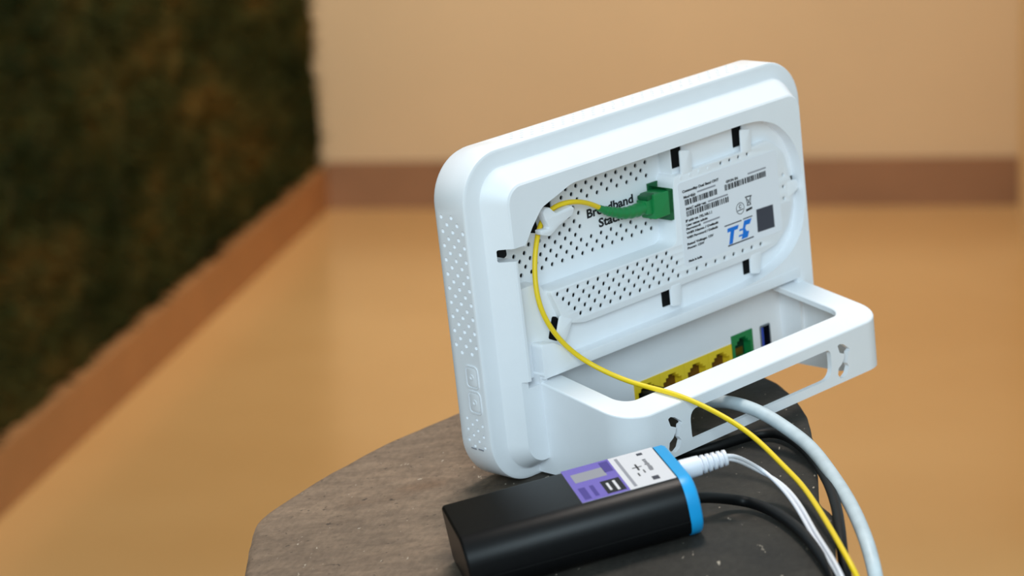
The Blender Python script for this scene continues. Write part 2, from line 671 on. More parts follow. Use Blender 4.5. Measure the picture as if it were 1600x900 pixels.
def housing():
    # (U0, U1, V0, V1, radius, W)
    O = (-22.0, 179.0, -122.6, 14.0, 20.0)

    def ring(i, w, p=None):
        u0, u1, v0, v1, r = p or O
        return [(x, y, w) for x, y in rrect(u0 + i, u1 - i, v0 + i, v1 - i, max(r - i, 2.0), 14)]

    def mixr(t):
        A = (-14.0, 172.5, -118.0, 7.0, 13.0)
        Bq = (-6.5, 168.5, -113.5, 0.0, 7.5)
        return tuple(a + (b - a) * t for a, b in zip(A, Bq))

    rings = [ring(6.0, -28.5), ring(2.4, -28.0), ring(0.8, -26.8), ring(0.0, -25.0), ring(0.0, -10.0), ring(0.25, -9.3), ring(0.9, -9.0),
             ring(1.6, -8.95), ring(0, -8.6, mixr(-0.12)), ring(0, -8.2, mixr(0.0)), ring(0, -7.2, mixr(0.10)), ring(0, -1.6, mixr(0.86)), ring(0, -0.5, mixr(0.96)),
             ring(0, 0.0, mixr(1.08))]
    n = len(rings[0])
    verts = [lm(*p) for r in rings for p in r]
    faces = []
    for i in range(len(rings) - 1):
        for k in range(n):
            faces.append((i * n + k, i * n + (k + 1) % n, (i + 1) * n + (k + 1) % n, (i + 1) * n + k))
    faces.append(tuple(range(n)))
    faces.append(tuple((len(rings) - 1) * n + k for k in range(n)))
    o = part('housing', pyd('housing', verts, faces), WHITE)
    cutters = []
    cutters.append(prism_me('c', OPENING, -21.0, 8.0, lm))
    # port bay, open to the front and below the lip
    cutters.append(prism_me('c', [(6, -81), (158, -81), (158, -121), (6, -121)], -18.0, 8.0, lm))
    # the foot piece below the cover sits a little lower
    cutters.append(prism_me('c', [(-13.5, -79.5), (8, -79.5), (8, -130), (-13.5, -130)], -2.2, 8.0, lm))
    # cable notch at the left edge
    cutters.append(prism_me('c', fillet([(-11, -24.3), (0, -24.6), (0, -29.8), (-11, -29.4)], 0.8, 3), -9.0, 8.0, lm))
    # vent dimples: left side and top
    dv, df = [], []

    def dimple(cx, cy, cz, ax, r=1.0):
        b = len(dv)
        ringv = []
        for j, (rad, dep) in enumerate(((1.0, 0.5), (1.0, -0.35), (0.55, -0.8))):
            for k in range(8):
                a = 2 * math.pi * (k + .5) / 8
                if ax == 'u':
                    dv.append(lm(cx - dep * 1.0, cy + r * rad * math.cos(a), cz + r * rad * math.sin(a)))
                else:
                    dv.append(lm(cx + r * rad * math.cos(a), cy + dep * 1.0, cz + r * rad * math.sin(a)))
        for j in range(2):
            for k in range(8):
                df.append((b + j * 8 + k, b + j * 8 + (k + 1) % 8, b + (j + 1) * 8 + (k + 1) % 8, b + (j + 1) * 8 + k))
        df.append(tuple(b + k for k in range(8)))
        df.append(tuple(b + 16 + k for k in range(8)))

    for c in range(5):
        w = -22.6 + c * 2.9
        for r in range(26):
            v = -9.6 - r * 2.925
            if (r + c) % 2:
                continue
            if -66.5 < v - 0.0 <= -9 and not (c == 4 and r < 1):
                dimple(-22.0, v, w, 'u')
    for c in range(4):
        w = -21.5 + c * 2.9
        for r in range(6):
            v = -93.0 - r * 2.3
            if (r + c) % 2 == 0:
                dimple(-22.0, v, w, 'u', 0.75)
    for c in range(4):
        w = -22.6 + c * 3.0
        for r in range(48):
            u = 14 + r * 2.925
            if (r + c) % 2 == 0 and u < 156:
                dimple(u, 14.0, w, 'v', 0.8)
    cutters.append(pyd('c', dv, df))
    cut(o, cutters)
    o.data.materials.clear()
    o.data.materials.append(WHITE)
    o.data.shade_smooth()
    o.data.set_sharp_from_angle(angle=math.radians(24))
    return o


ARC = [(t.x, t.y) for t in spline([Vector(p).to_3d() for p in [(133, -6.0), (143.5, -7.2), (153.4, -11.4), (161.6, -19.6), (166.0, -29.8), (167.2, -41.5), (166.4, -51.5), (162.4, -61.5),
                                                                 (154.0, -69.0), (141.0, -73.6), (126.6, -75.6), (110, -76.3)]], 5)]
OPENING = fillet([(29, -6.3)] + ARC + [(5, -76.3), (2.0, -79.0), (2, -83), (-4.5, -83), (-5.0, -30), (-3.5, -29.4), (0, -25), (5, -18.4), (11, -12)],
                 [14] + [0] * len(ARC) + [5, 0.5, 0, 0, 0.5, 0.4, 2, 3, 8], 7)
hous = housing()

# floor of the cable groove, with the deep bay and the slots left open
BAY = fillet([(-9, -43.5), (-9, 0), (92, 0), (92, -48), (13, -48), (10, -43.5)], [0, 0, 0, 0, 2, 2], 3)
slots = [fillet([(92.5, -5.5), (99.0, -5.5), (99.0, -16.6), (92.5, -16.6)], 0.6, 3),
         fillet([(130.6, -5.5), (137.0, -5.5), (137.0, -16.6), (130.6, -16.6)], 0.6, 3),
         fillet([(164.2, -37.2), (168.4, -37.2), (168.4, -39.6), (164.2, -39.6)], 0.5, 3),
         fillet([(130.2, -65.0), (136.0, -65.0), (136.0, -72.9), (130.2, -72.9)], 0.9, 3),
         fillet([(78.9, -65.0), (85.2, -65.0), (85.2, -73.2), (78.9, -73.2)], 0.9, 3),
         fillet([(15.6, -59.0), (21.4, -61.0), (17.6, -70.2), (12.4, -67.6)], 0.9, 3)]
GROUT = [(-12, 2), (172, 2), (172, -80.5), (-12, -80.5)]
# the bay opening touches the plate's left and top edges: build the plate as the remaining L
GL = [(92.2, -2), (168, -2), (168, -80.8), (-8, -80.8), (-8, -43.5), (10, -43.5), (13, -48), (92.2, -48)]
for sl in slots:
    part('slot_shade_plug', prism_me('slot_shade_plug', sl, -13.5, -6.5, lm), BLACKIN, smooth=None)  # solid black plugs standing in for the shade down the slots
part('cable_groove', plate_me('cable_groove', fillet(GL, [0, 0, 0, 0, 0, 2, 2, 0], 3), slots, -13.6, -6.0, lm), WHITE)

# deep bay floor, perforated
holes = []
for r in range(12):
    v = -9.4 - r * 2.85
    for k in range(18):
        u = 5.2 + k * 5.85 + (2.925 if r % 2 else 0.0)
        if u > 85 or v < -42.5:
            continue
        if 44 < u < 79 and -33.8 < v < -20:
            continue                                           # plain field for the lettering
        if u > 76 and v < -20.5 and v > -35.5:
            continue
        if u < 9 and v > -30:
            continue
        if 10.5 < u < 30 and -28.5 < v < -10:
            continue
        holes.append(disc(u, v, 1.0, 8))
holes.append(fillet([(12.5, -24.2), (22.5, -11.5), (28.5, -14.5), (28.2, -27.0), (19, -26)], 0.6, 3))
part('vent_floor', plate_me('vent_floor', [(-11, 1), (95, 1), (95, -50), (-11, -50)], holes, -13.7, -13.0, lm), WHITE)
part('vent_backing', plate_me('vent_backing', [(-4.5, -5), (91, -5), (91, -47), (-4.5, -42)], [], -14.6, -13.72, lm), BLACKIN, label='black sheet standing in for shade behind the vents')  # shade behind the bay holes put in as a black sheet
part('inner_shade_sheet', plate_me('inner_shade_sheet', [(-4, -7), (165, -7), (165, -75), (-4, -75)], [], -20.9, -19.5, lm), BLACKIN, label='black sheet standing in for shade behind the vents and slots')  # deeper black sheet, again painted shade

part('slot_shade_plug', prism_me('slot_shade_plug', fillet([(-10.4, -24.4), (-6.4, -24.6), (-6.2, -27.6), (-8.0, -28.3), (-10.0, -27.0)], 1.2, 4), -8.95, -4.4, lm), BLACKIN, smooth=None)  # black plug painting the shade at the end of the notch
# raised label panel and perforated lower panel: one L-shaped platform
PANEL = fillet([(13.2, -47.6), (81.0, -47.9), (88.2, -47.6), (89.6, -18.8), (131, -18.4), (150, -17.2), (158.5, -24), (162.6, -38), (162.4, -48),
                (158.4, -57), (150, -63.6), (138, -65.4), (31, -65.4), (22.5, -63.5), (18.6, -60.5), (15.2, -52)],
               [2.5, 0, 5.0, 3.5, 0, 6, 8, 5, 5, 6, 5, 3, 4, 1.5, 3, 3], 5)
ph = []
for r in range(5):
    v = -49.9 - r * 2.8
    for k in range(14):
        u = 17.6 + k * 5.83 + (2.92 if r % 2 else 0)
        if r >= 2 and u < 19 + (r - 1) * 2.4:
            continue
        if r == 4 and u < 27:
            continue
        if u > 90:
            continue
        if u > 82 and r == 0:
            continue
        ph.append(disc(u, v, 1.0, 8))
for k in range(12):
    ph.append(disc(93.3 + k * 5.83, -61.0 + (0.0), 0.95, 8)) if k < 9 else None
for k in range(4, 8):
    ph.append(disc(97 + k * 5.6, -20.2, 0.85, 8))
for k in range(3):
    ph.append(disc(157.6 - k * 0.2, -34.5 - k * 5.2, 0.85, 8))
part('label_panel', plate_me('label_panel', PANEL, ph, -13.6, -3.0, lm, 0.3), WHITE)
part('panel_backing', plate_me('panel_backing', [(14, -19), (160, -20), (160, -62), (20, -62)][0:0] or fillet([(16.5, -49), (88, -49), (91, -20), (150, -19), (160, -40), (150, -62), (30, -63.5), (20, -58)], 2, 3), [], -12.0, -3.9, lm), BLACKIN,
     label='black sheet standing in for shade behind the panel vents')  # shade under the panel holes put in as black colour

# closed dimples in the upper row of the panel
for k in range(4):
    part('dimple', prism_me('dimple', disc(94.2 + k * 5.7, -20.4, 0.75, 10), -3.3, -2.75, lm), WHITE)

# retaining tabs round the groove
tabs = [[(95.2, -8.8), (101.2, -10.2), (101.7, -19.5), (95.0, -19.5)],
        [(133.2, -8.7), (139.0, -10.0), (139.2, -19.5), (132.8, -19.5)],
        [(159.5, -37.8), (166.4, -38.6), (167.6, -42.6), (159.5, -46.0)],
        [(132.4, -64.0), (139.6, -64.0), (137.6, -73.6), (132.1, -72.4)],
        [(81.8, -64.0), (88.3, -64.0), (87.2, -74.0), (81.7, -73.0)],
        [(17.6, -59.0), (24.4, -62.0), (19.2, -70.0), (14.2, -67.4)]]
for t in tabs:
    part('cable_tab', plate_me('cable_tab', fillet(t, 1.1, 4), [], -4.1, -2.95, lm, 0.3), WHITE)
hook = [(15.0, -15.6), (16.9, -14.1), (19.2, -14.4), (21.0, -16.3), (22.5, -17.5), (31.2, -16.7), (32.7, -18.0), (31.3, -20.5), (27.7, -21.6),
        (23.4, -23.0), (20.4, -24.7), (17.5, -25.9), (13.0, -24.3), (12.7, -22.2), (18.0, -22.8), (16.2, -19.1)]
part('cable_hook', plate_me('cable_hook', fillet(hook, 0.7, 3), [], -7.6, -4.0, lm, 0.5), WHITE)
part('hook_post', plate_me('hook_post', fillet([(18.8, -17.6), (29.5, -18.0), (27, -21), (20, -24)], 0.8, 3), [], -13.5, -7.4, lm), WHITE)

# lettering in the bay
part('lettering', join_me('lettering', [text_me('t', 'Broadband', 5.1, 47.6, -27.1, lm, -12.93, 27.4, 0.17),
                                         text_me('t', 'Stack', 5.1, 53.8, -32.5, lm, -12.93, 14.8, 0.17)]), PRINT, smooth=None, label='bold black lettering reading Broadband Stack')

# sticker and its print
stick = part('sticker', plate_me('sticker', rrect(91.6, 154.2, -58.4, -22.4, 1.6, 5), [], -3.02, -2.86, lm), STICK, smooth=None, label='printed white data sticker')
PZ = -2.83


def bars(u0, u1, v0, v1, seed):
    rnd = random.Random(seed)
    ms, u = [], u0
    while u < u1 - 0.3:
        w = rnd.choice((0.35, 0.4, 0.65, 0.95))
        ms.append(prism_me('b', [(u, v0), (min(u + w, u1), v0), (min(u + w, u1), v1), (u, v1)], PZ - .02, PZ + .02, lm))
        u += w + rnd.choice((0.25, 0.25, 0.4, 0.6))
    return join_me('barcode', ms)


def prnt(name, me, m=PRINT, label=None):
    return part(name, me, m, stick, None, label)


prnt('barcode', bars(95.0, 115.0, -32.6, -30.2, 1))
prnt('barcode', bars(95.4, 121.7, -37.6, -35.2, 2))
prnt('barcode', bars(120.0, 146.8, -32.4, -29.9, 3))
rows = [('Commodity: Dual Band ONT', 94.0, -27.0, 22.7, 1.5), ('Model(s):', 94.5, -29.6, 7.4, 1.5), ('MAC address:', 95.4, -34.8, 12.5, 1.5),
        ('IP address: 192.168.1.1', 94.5, -39.8, 16.3, 1.5), ('User name: admin', 94.6, -41.6, 13.2, 1.4), ('Password:', 94.4, -43.2, 9.0, 1.3),
        ('WiFi Name / Default', 94.2, -45.0, 20.0, 1.3), ('WiFi Password / Default', 94.2, -46.9, 19.4, 1.3), ('Rated Voltage: 12V', 94.2, -49.7, 16.4, 1.3),
        ('Power: 12W', 94.1, -51.4, 10.5, 1.3), ('Made in India', 94.1, -57.0, 8.3, 1.3), ('GPON SN', 121.0, -29.3, 7.6, 1.5)]
ms = [text_me('t', b, s, u, v, lm, PZ, w, 0.08) for b, u, v, w, s in rows]
ms += [text_me('t', 'ALCLB3004F7B', 1.3, 135.0, -29.2, lm, PZ, 11.8, 0.0), text_me('t', 'G-1425G', 1.3, 103.0, -29.5, lm, PZ, 10, 0.0),
       text_me('t', '14:8F:21:00', 1.3, 109.0, -34.6, lm, PZ, 12, 0.0), text_me('t', '12345678', 1.3, 105.0, -43.1, lm, PZ, 10, 0.0)][0:0]
prnt('small_print', join_me('small_print', ms), PRINT)
# small lighter value fields beside the captions, too fine to read
vf = []
for u0, u1, v in ((135.0, 146.7, -28.6), (103.0, 114.5, -28.6), (109.0, 121.5, -34.3), (105.0, 115.3, -42.7)):
    vf.append(plate_me('p', [(u0, v - .35), (u1, v - .35), (u1, v + .35), (u0, v + .35)], [], PZ - .02, PZ + .01, lm))
prnt('value_field', join_me('value_field', vf), PRINTL)
# blue approval mark
tec = [[(119.4, -48.9), (126.6, -48.9), (125.8, -50.6), (123.6, -50.6), (121.9, -56.0), (119.6, -56.0), (121.2, -50.6), (119.2, -50.6)],
       [(130.2, -48.1), (135.0, -48.1), (133.6, -50.2), (131.2, -50.2), (130.4, -51.4), (131.2, -52.8), (132.8, -53.2), (131.6, -55.7), (127.6, -55.7),
        (128.3, -54.3), (126.0, -54.3), (126.3, -53.5), (128.7, -53.5), (129.0, -51.9), (126.6, -51.9), (126.9, -51.1), (129.0, -51.1)]]
prnt('approval_mark', join_me('approval_mark', [plate_me('p', p, [], PZ - .02, PZ + .03, lm) for p in tec]), BLUEP, label='blue TEC approval mark')
lines = [(117.7, 128.6, -47.5, .25), (129.6, 135.6, -47.3, .25), (118.9, 135.4, -56.5, .3)]
prnt('mark_line', join_me('mark_line', [plate_me('p', [(a, v - t), (b, v - t), (b, v + t), (a, v + t)], [], PZ - .02, PZ + .02, lm) for a, b, v, t in lines]), PRINTG)
prnt('grey_patch', plate_me('grey_patch', [(138.4, -45.3), (149.2, -45.6), (149.3, -55.7), (138.2, -55.4)], [], PZ - .02, PZ + .02, lm), PRINTG, label='plain dark grey printed square')
# crossed-out bin, bar and round symbol
sy = [plate_me('p', disc(128.5, -42.2, 2.6, 24), [disc(128.5, -42.2, 2.3, 24)], PZ - .02, PZ + .02, lm),
      plate_me('p', [(132.0, -44.6), (136.0, -44.2), (136.0, -43.2), (132.0, -43.6)], [], PZ - .02, PZ + .02, lm),
      plate_me('p', [(126.6, -43.2), (130.4, -43.0), (130.4, -42.6), (126.6, -42.8)], [], PZ - .02, PZ + .02, lm),
      plate_me('p', disc(128.6, -41.4, 0.9, 12), [disc(128.8, -41.4, 0.6, 12)], PZ - .02, PZ + .02, lm)]


def strip(a, b, t):
    a, b = Vector(a), Vector(b)
    n = (b - a).normalized().orthogonal() * t
    return plate_me('p', [tuple(a - n), tuple(b - n), tuple(b + n), tuple(a + n)], [], PZ - .02, PZ + .02, lm)


sy += [strip((132.0, -38.2), (136.2, -38.4), .25), strip((132.3, -38.2), (135.4, -42.2), .18), strip((136.0, -38.3), (132.8, -42.2), .18),
       strip((132.7, -38.3), (133.3, -42.0), .18), strip((135.6, -38.4), (135.0, -42.0), .18), strip((133.2, -42.1), (135.2, -42.1), .2)]
prnt('symbol', join_me('symbol', sy), PRINT, label='recycling and safety symbols')

# port row
portwall = part('port_wall', plate_me('port_wall', [(5, -80), (159, -80), (159, -121.5), (5, -121.5)],
                                      [[(63, -103), (124.4, -103), (124.4, -118), (63, -118)], [(124.6, -99.8), (138.4, -99.8), (138.4, -113.5), (124.6, -113.5)],
                                       rrect(143.4, 150.2, -115.5, -100.5, 0.8, 4)], -14.0, -11.6, lm), WHITE)
portwall['label'] = 'white inner wall holding the sockets'


YELSHADE = mat('shaded_yellow_inside', srgb(112, 74, 14), 0.6, 0.3)  # yellow plastic with the socket's shade painted into its colour


def jack(u0, u1, vt, vb, m, s, inner=None):
    c = (u0 + u1) / 2
    k = (u1 - u0) / 15.3
    o1 = [(u0 + 1.9 * k, vb + 2.2), (u1 - 1.9 * k, vb + 2.2), (u1 - 1.9 * k, vt - 4.6), (u1 - 3.6 * k, vt - 4.6), (u1 - 3.6 * k, vt - 3.2), (u1 - 5.2 * k, vt - 3.2),
          (u1 - 5.2 * k, vt - 2.0), (u0 + 5.2 * k, vt - 2.0), (u0 + 5.2 * k, vt - 3.2), (u0 + 3.6 * k, vt - 3.2), (u0 + 3.6 * k, vt - 4.6), (u0 + 1.9 * k, vt - 4.6)]
    p = part(s, plate_me(s, [(u0 + .05, vb), (u1 - .05, vb), (u1 - .05, vt), (u0 + .05, vt)], [o1], -15.5, -11.2, lm), m)
    link('socket_back', plate_me('socket_back', [(u0 + 1, vb + 1), (u1 - 1, vb + 1), (u1 - 1, vt - 1), (u0 + 1, vt - 1)], [], -17.2, -15.4, lm), inner or YELSHADE, p)
    cm = [prism_me('x', [(c - 3.2 + i * 0.92, vb + 2.4), (c - 2.8 + i * 0.92, vb + 2.4), (c - 2.8 + i * 0.92, vb + 5.8), (c - 3.2 + i * 0.92, vb + 5.8)], -15.5, -15.0, lm) for i in range(8)]
    link('contact', join_me('contact', cm), GOLD, p)
    return p


GREENIN = mat('shaded_green_inside', srgb(8, 52, 30), 0.6, 0.3)  # green plastic darkened in colour to paint the shade inside
for i in range(4):
    jack(63.1 + i * 15.3, 63.1 + (i + 1) * 15.3, -103.0, -118.0, YELP, 'ethernet_socket')
jack(124.7, 138.3, -99.9, -113.4, GREEN, 'phone_socket', GREENIN)
usb = part('usb_socket', plate_me('usb_socket', rrect(143.5, 150.1, -115.4, -100.6, 0.8, 4), [rrect(144.1, 149.5, -114.8, -101.2, 0.5, 3)], -16.5, -11.3, lm), METAL)
link('socket_back', plate_me('socket_back', [(144, -115), (149.6, -115), (149.6, -101), (144, -101)], [], -17.2, -16.4, lm), BLACKIN, usb)
link('tongue', plate_me('tongue', [(144.3, -114.2), (146.2, -114.2), (146.2, -101.8), (144.3, -101.8)], [], -16.5, -11.9, lm), BLUEU, usb)

# lip between opening and port bay: its proud bar
part('lip_bar', plate_me('lip_bar', fillet([(2.6, -66.4), (9.5, -67.6), (24, -76.3), (160, -76.5), (160, -81.0), (2.6, -81.0)], [1.8, 3, 6, 0, 0, 0], 5), [], -6.0, 0.15, lm, 0.3), WHITE)


# stand: a band running round the cable space, with a broad rim on top
def stand():
    def contour(u0, u1, wf, r, w0=-9.0, n=10):
        p = [(u0, w0)] + [(u0, w0 + (wf - r - w0) * k / 6) for k in range(1, 6)]
        for k in range(n + 1):
            a = math.pi - (math.pi / 2) * k / n
            p.append((u0 + r + r * math.cos(a), wf - r + r * math.sin(a)))
        for k in range(1, 8):
            p.append((u0 + r + (u1 - u0 - 2 * r) * k / 8, wf))
        for k in range(n + 1):
            a = math.pi / 2 - (math.pi / 2) * k / n
            p.append((u1 - r + r * math.cos(a), wf - r + r * math.sin(a)))
        p += [(u1, wf - r + (w0 - wf + r) * k / 6) for k in range(1, 6)] + [(u1, w0)]
        return p

    def top(w):
        return -83.0 - 0.2 * w

    def bot(w):
        if w < 18:
            return -121.5
        t = (w - 18) / 27
        return -121.5 + 8.0 * t * t * (3 - 2 * t)

    def band(A, Bc, ta, tb, ba, bb):
        n = len(A)
        v, f = [], []
        for (a, b) in zip(A, Bc):
            v += [lm(a[0], ta(a[1]), a[1]), lm(b[0], tb(b[1]), b[1]), lm(b[0], bb(b[1]), b[1]), lm(a[0], ba(a[1]), a[1])]
        for i in range(n - 1):
            for k in range(4):
                f.append((i * 4 + k, i * 4 + (k + 1) % 4, i * 4 + 4 + (k + 1) % 4, i * 4 + 4 + k))
        f.append((0, 1, 2, 3))
        f.append(tuple((n - 1) * 4 + k for k in range(4)))
        return pyd('stand', v, f)

    Oc = contour(2.5, 162.2, 45.2, 14.0)
    Ic = contour(4.7, 160.0, 43.0, 11.8)
    Lc = contour(14.0, 148.6, 32.2, 7.0)
    Oc2 = contour(2.9, 161.8, 44.8, 13.6)
    wall = part('stand', band(Oc, Ic, lambda w: top(w) - 0.75, lambda w: top(w) - 0.9, bot, bot), WHITE, label='white cable stand curving out of the lower back')
    win = fillet([(36.8, -97.0), (124.0, -97.0), (124.0, -109.6), (36.8, -109.6)], [5, 3, 6, 2.5], 6)

    def key(u0):
        k = [(0.2, -97.0), (1.6, -96.5), (4.0, -97.3), (7.4, -99.9), (8.4, -100.9), (6.8, -101.2), (5.9, -104.4), (5.4, -106.0), (6.6, -107.6), (5.2, -110.4), (3.0, -111.6), (0.6, -111.4),
             (-0.8, -109.4), (-0.2, -106.8), (2.2, -105.4), (3.7, -103.6), (4.4, -101.7), (1.3, -100.3)]
        return fillet([(u0 + a, b) for a, b in k], 0.5, 3)

    cut(wall, [prism_me('c', win, 30, 60, lm), prism_me('c', key(24.0), 30, 60, lm), prism_me('c', key(128.4), 30, 60, lm)])
    wall.data.materials.clear()
    wall.data.materials.append(WHITE)
    wall.data.shade_smooth()
    wall.data.set_sharp_from_angle(angle=math.radians(35))
    n = len(Oc)
    rv, rf = [], []
    for a, b in zip(Oc, Lc):
        d = Vector((b[0] - a[0], b[1] - a[1]))
        q = lambda t, dv: (a[0] + d.x * t, top(a[1] + d.y * t) + dv, a[1] + d.y * t)
        rv += [lm(*q(*x)) for x in ((0.0, -0.75), (0.015, -0.3), (0.05, -0.04), (0.12, 0), (0.9, 0), (0.97, -0.15), (1.0, -0.6), (1.0, -2.8), (0.06, -2.8))]
    for i in range(n - 1):
        for k in range(9):
            rf.append((i * 9 + k, i * 9 + (k + 1) % 9, i * 9 + 9 + (k + 1) % 9, i * 9 + 9 + k))
    rf += [tuple(range(9)), tuple((n - 1) * 9 + k for k in range(9))]
    part('rim', pyd('rim', rv, rf), WHITE, wall, 20)
    return wall


stand()


# push buttons on the left side
def side(x, y, z):                                       # polygon (x = W, y = V), depth along -U
    return lm(-22.0 - z, y, x)


for v0, v1, ic in ((-79.2, -70.9, 0), (-89.8, -81.5, 1)):
    b = part('button', plate_me('button', fillet([(-18.3, v0 + .3), (-12.7, v0), (-12.7, v1 - .3), (-18.3, v1)], 1.6, 5), [], -0.6, 0.35, side, 0.2), WHITE)
    f = part('button_frame', plate_me('button_frame', fillet([(-19.2, v0 - .6), (-11.8, v0 - .9), (-11.8, v1 + .5), (-19.2, v1 + .8)], 2.2, 5),
                                      [fillet([(-18.6, v0), (-12.4, v0 - .3), (-12.4, v1), (-18.6, v1 + .3)], 1.8, 5)], -0.6, 0.45, side), WHITE)
    c = (v0 + v1) / 2
    part('icon', plate_me('icon', disc(-15.5, c, 1.2, 14), [disc(-15.5, c, 0.7, 14)], 0.2, 0.6, side), WHITE, b)
for w0 in (-21.0, -16.8):
    part('embossed_mark', plate_me('embossed_mark', [(w0, -105.9), (w0 + 2.8, -106.1), (w0 + 2.8, -105.6), (w0, -105.4)], [], -0.3, 0.05, side), PRINTL)


# fibre socket in the bay's right wall
part('fibre_socket', plate_me('fibre_socket', [(83.6, -21.4), (89.6, -21.4), (89.6, -36.6), (83.6, -36.6)], [], -13.2, -12.2, lm), GREEND)
part('socket_shroud', plate_me('socket_shroud', fillet([(83.8, -21.9), (89.4, -24.2), (89.4, -37.0), (86.5, -37.0), (86.5, -24.0)], 0.3, 2), [], -13.0, -3.6, lm), GREEND)


# ------------------------------------------------------------------ cables
def at(me, name, m, parent=None, org=None, smooth=60):
    o = link(name, me, m, parent, smooth)
    return o


def relax(p, n):
    for _ in range(n):
        p = [p[0]] + [(p[i - 1] + p[i] * 2 + p[i + 1]) / 4 for i in range(1, len(p) - 1)] + [p[-1]]
    return p


def world_tube(name, pts, r, m, parent, org, per=8, seg=12):
    path = relax(spline(pts, per), 45)
    path = [p - org for p in path]
    return link(name, tube_me(name, path, r, seg), m, parent, 60)


def thing(name, org, label, cat, group=None):
    e = bpy.data.objects.new(name, None)
    COL.objects.link(e)
    e.empty_display_size = 0.02
    e.location = org
    tag(e, label, cat, group)
    return e


# yellow fibre lead
org = wm(52, -23.5, -9)
fib = thing('fibre_cable', org, 'thin yellow fibre cable with green connector plugged into the router back', 'cable')
fib_pts = [(55, -25.0, -9), (52.0, -23.6, -9), (44.0, -18.8, -8), (34.2, -15.8, -6.6), (26.5, -15.6, -8.6), (21.3, -18.8, -9.4), (17.7, -21.8, -9.4), (12.6, -27.2, -7), (9.4, -34.8, -6), (7.1, -43.2, -4.5),
           (6.3, -52.1, -2.5), (8.5, -60.4, -0.5), (12.5, -68.0, 1.6), (19.3, -75.9, 3.0), (24.7, -82.2, 10), (29.1, -87.2, 23), (31.6, -88.6, 36.0), (35.0, -91.0, 46.5),
           (37.5, -98.4, 69.1), (35.3, -103.7, 83.7), (24.6, -107.6, 105.4), (20.0, -108.6, 115.5), (4.5, -109.0, 136.7), (-14.2, -109.3, 160.5), (-28.9, -110.9, 179.5),
           (-30, -121, 187), (-27, -150, 192), (-22, -200, 194)]
world_tube('jacket', [wm(*p) for p in fib_pts], 0.00105, YELC, fib, org)
bp = spline([wm(*p) - org for p in [(50.6, -22.9, -9), (54, -24.8, -8.8), (58, -26.6, -8.5), (64, -28.5, -8), (71, -29.2, -8), (77.5, -28.6, -8)]], 8)
rad = []
for i in range(len(bp)):
    t = i / (len(bp) - 1)
    rad.append((1.3 + 1.75 * t + (0.22 if (i % 4) < 2 and 0.2 < t < 0.9 else 0)) / 1000)
link('boot', tube_me('boot', bp, rad, 14), GREEN, fib, 30)


def local_part(name, me, m, parent, org):
    me.transform(Matrix.Translation(-org) @ RMAT)
    return link(name, me, m, parent, 40)


local_part('connector_neck', plate_me('connector_neck', fillet([(74.5, -26.0), (79, -25.4), (79, -32.4), (74.5, -31.6)], 0.5, 3), [], -10.8, -5.0, lm, 0.4), GREEN, fib, org)
local_part('connector_body', plate_me('connector_body', fillet([(77.8, -23.8), (90.0, -23.9), (90.0, -34.4), (77.8, -34.4)], 0.5, 3), [], -11.8, -3.6, lm, 0.5), GREEN, fib, org)
local_part('connector_key', plate_me('connector_key', fillet([(75.0, -24.2), (79.2, -23.4), (79.2, -25.4), (75.0, -25.8)], 0.3, 2), [], -10.5, -4.6, lm, 0.2), GREEND, fib, org)

# thick grey network cable
org = wm(71, -111, -9)
net = thing('network_cable', org, 'thick grey-white network cable coming out through the stand window and over the stump edge', 'cable')
world_tube('jacket', [wm(*p) for p in [(72, -111.5, -2), (75, -110.5, 12), (73, -107.5, 27), (67.5, -104.0, 40), (65.9, -104.2, 53.5), (64.8, -106.6, 64.4), (61.2, -109.0, 77.3), (55.3, -110.3, 91.4), (42.0, -111.3, 110.1), (26.4, -112.3, 131.6), (12.6, -114.4, 148.8), (-0.8, -116.6, 164.2), (-10.8, -122.1, 175.2), (-16, -140, 182), (-18, -200, 186)]], 0.0027, CABG, net, org, seg=16)
plug = plate_me('plug', fillet([(66.4, -106.9), (75.2, -106.9), (75.2, -115.4), (66.4, -115.4)], 0.6, 3), [], -12.4, -2.0, lm, 0.3)
local_part('plug', plug, CABK, net, org)

# black cable that leaves from under the stand
org = wm(60, -112, -5)
blk = thing('power_lead', org, 'black cable running out under the stand and falling beside the grey cable', 'cable')
world_tube('jacket', [wm(*p) for p in [(20, -113.5, -10), (22, -116, 6), (30, -118.6, 26), (46.2, -117.4, 43.2), (60.9, -117.0, 46.1), (71.6, -116.8, 49.8), (75.0, -116.2, 58.0), (66.5, -115.4, 76.0), (48.2, -114.2, 100.8), (31.6, -113.2, 120.4), (11.2, -112.4, 140.7), (-6.1, -113.4, 156.5), (-20, -118.5, 168.5), (-26, -140, 178), (-26, -200, 184)]], 0.0021, CABK, blk, org, seg=14)
local_part('plug', plate_me('plug', fillet([(16, -110), (24, -110), (24, -117), (16, -117)], 1.5, 4), [], -11.6, -4, lm, 0.5), CABK, blk, org)


# ------------------------------------------------------------------ the battery box
UX = (RMAT.to_3x3() @ Vector((UPS_L.x, -UPS_L.z, UPS_L.y))).normalized()
UZ = (RMAT.to_3x3() @ Vector((UPS_N.x, -UPS_N.z, UPS_N.y))).normalized()
UY = UZ.cross(UX)                                                   # points away from the viewer
uo = wm(*UPS_O)
UMAT = Matrix.Translation(uo) @ Matrix((UX, UY, UZ)).transposed().to_4x4()
box = bpy.data.objects.new('battery_box', None)
COL.objects.link(box)
box.empty_display_size = 0.03
box.matrix_world = UMAT
tag(box, 'black mini battery box with cyan end cap and purple and white label', 'battery box')
bpy.context.view_layer.update()


def ub(l, s, n):                                                    # l along, s toward the viewer, n up
    return Vector((l / 1000, -s / 1000, n / 1000))


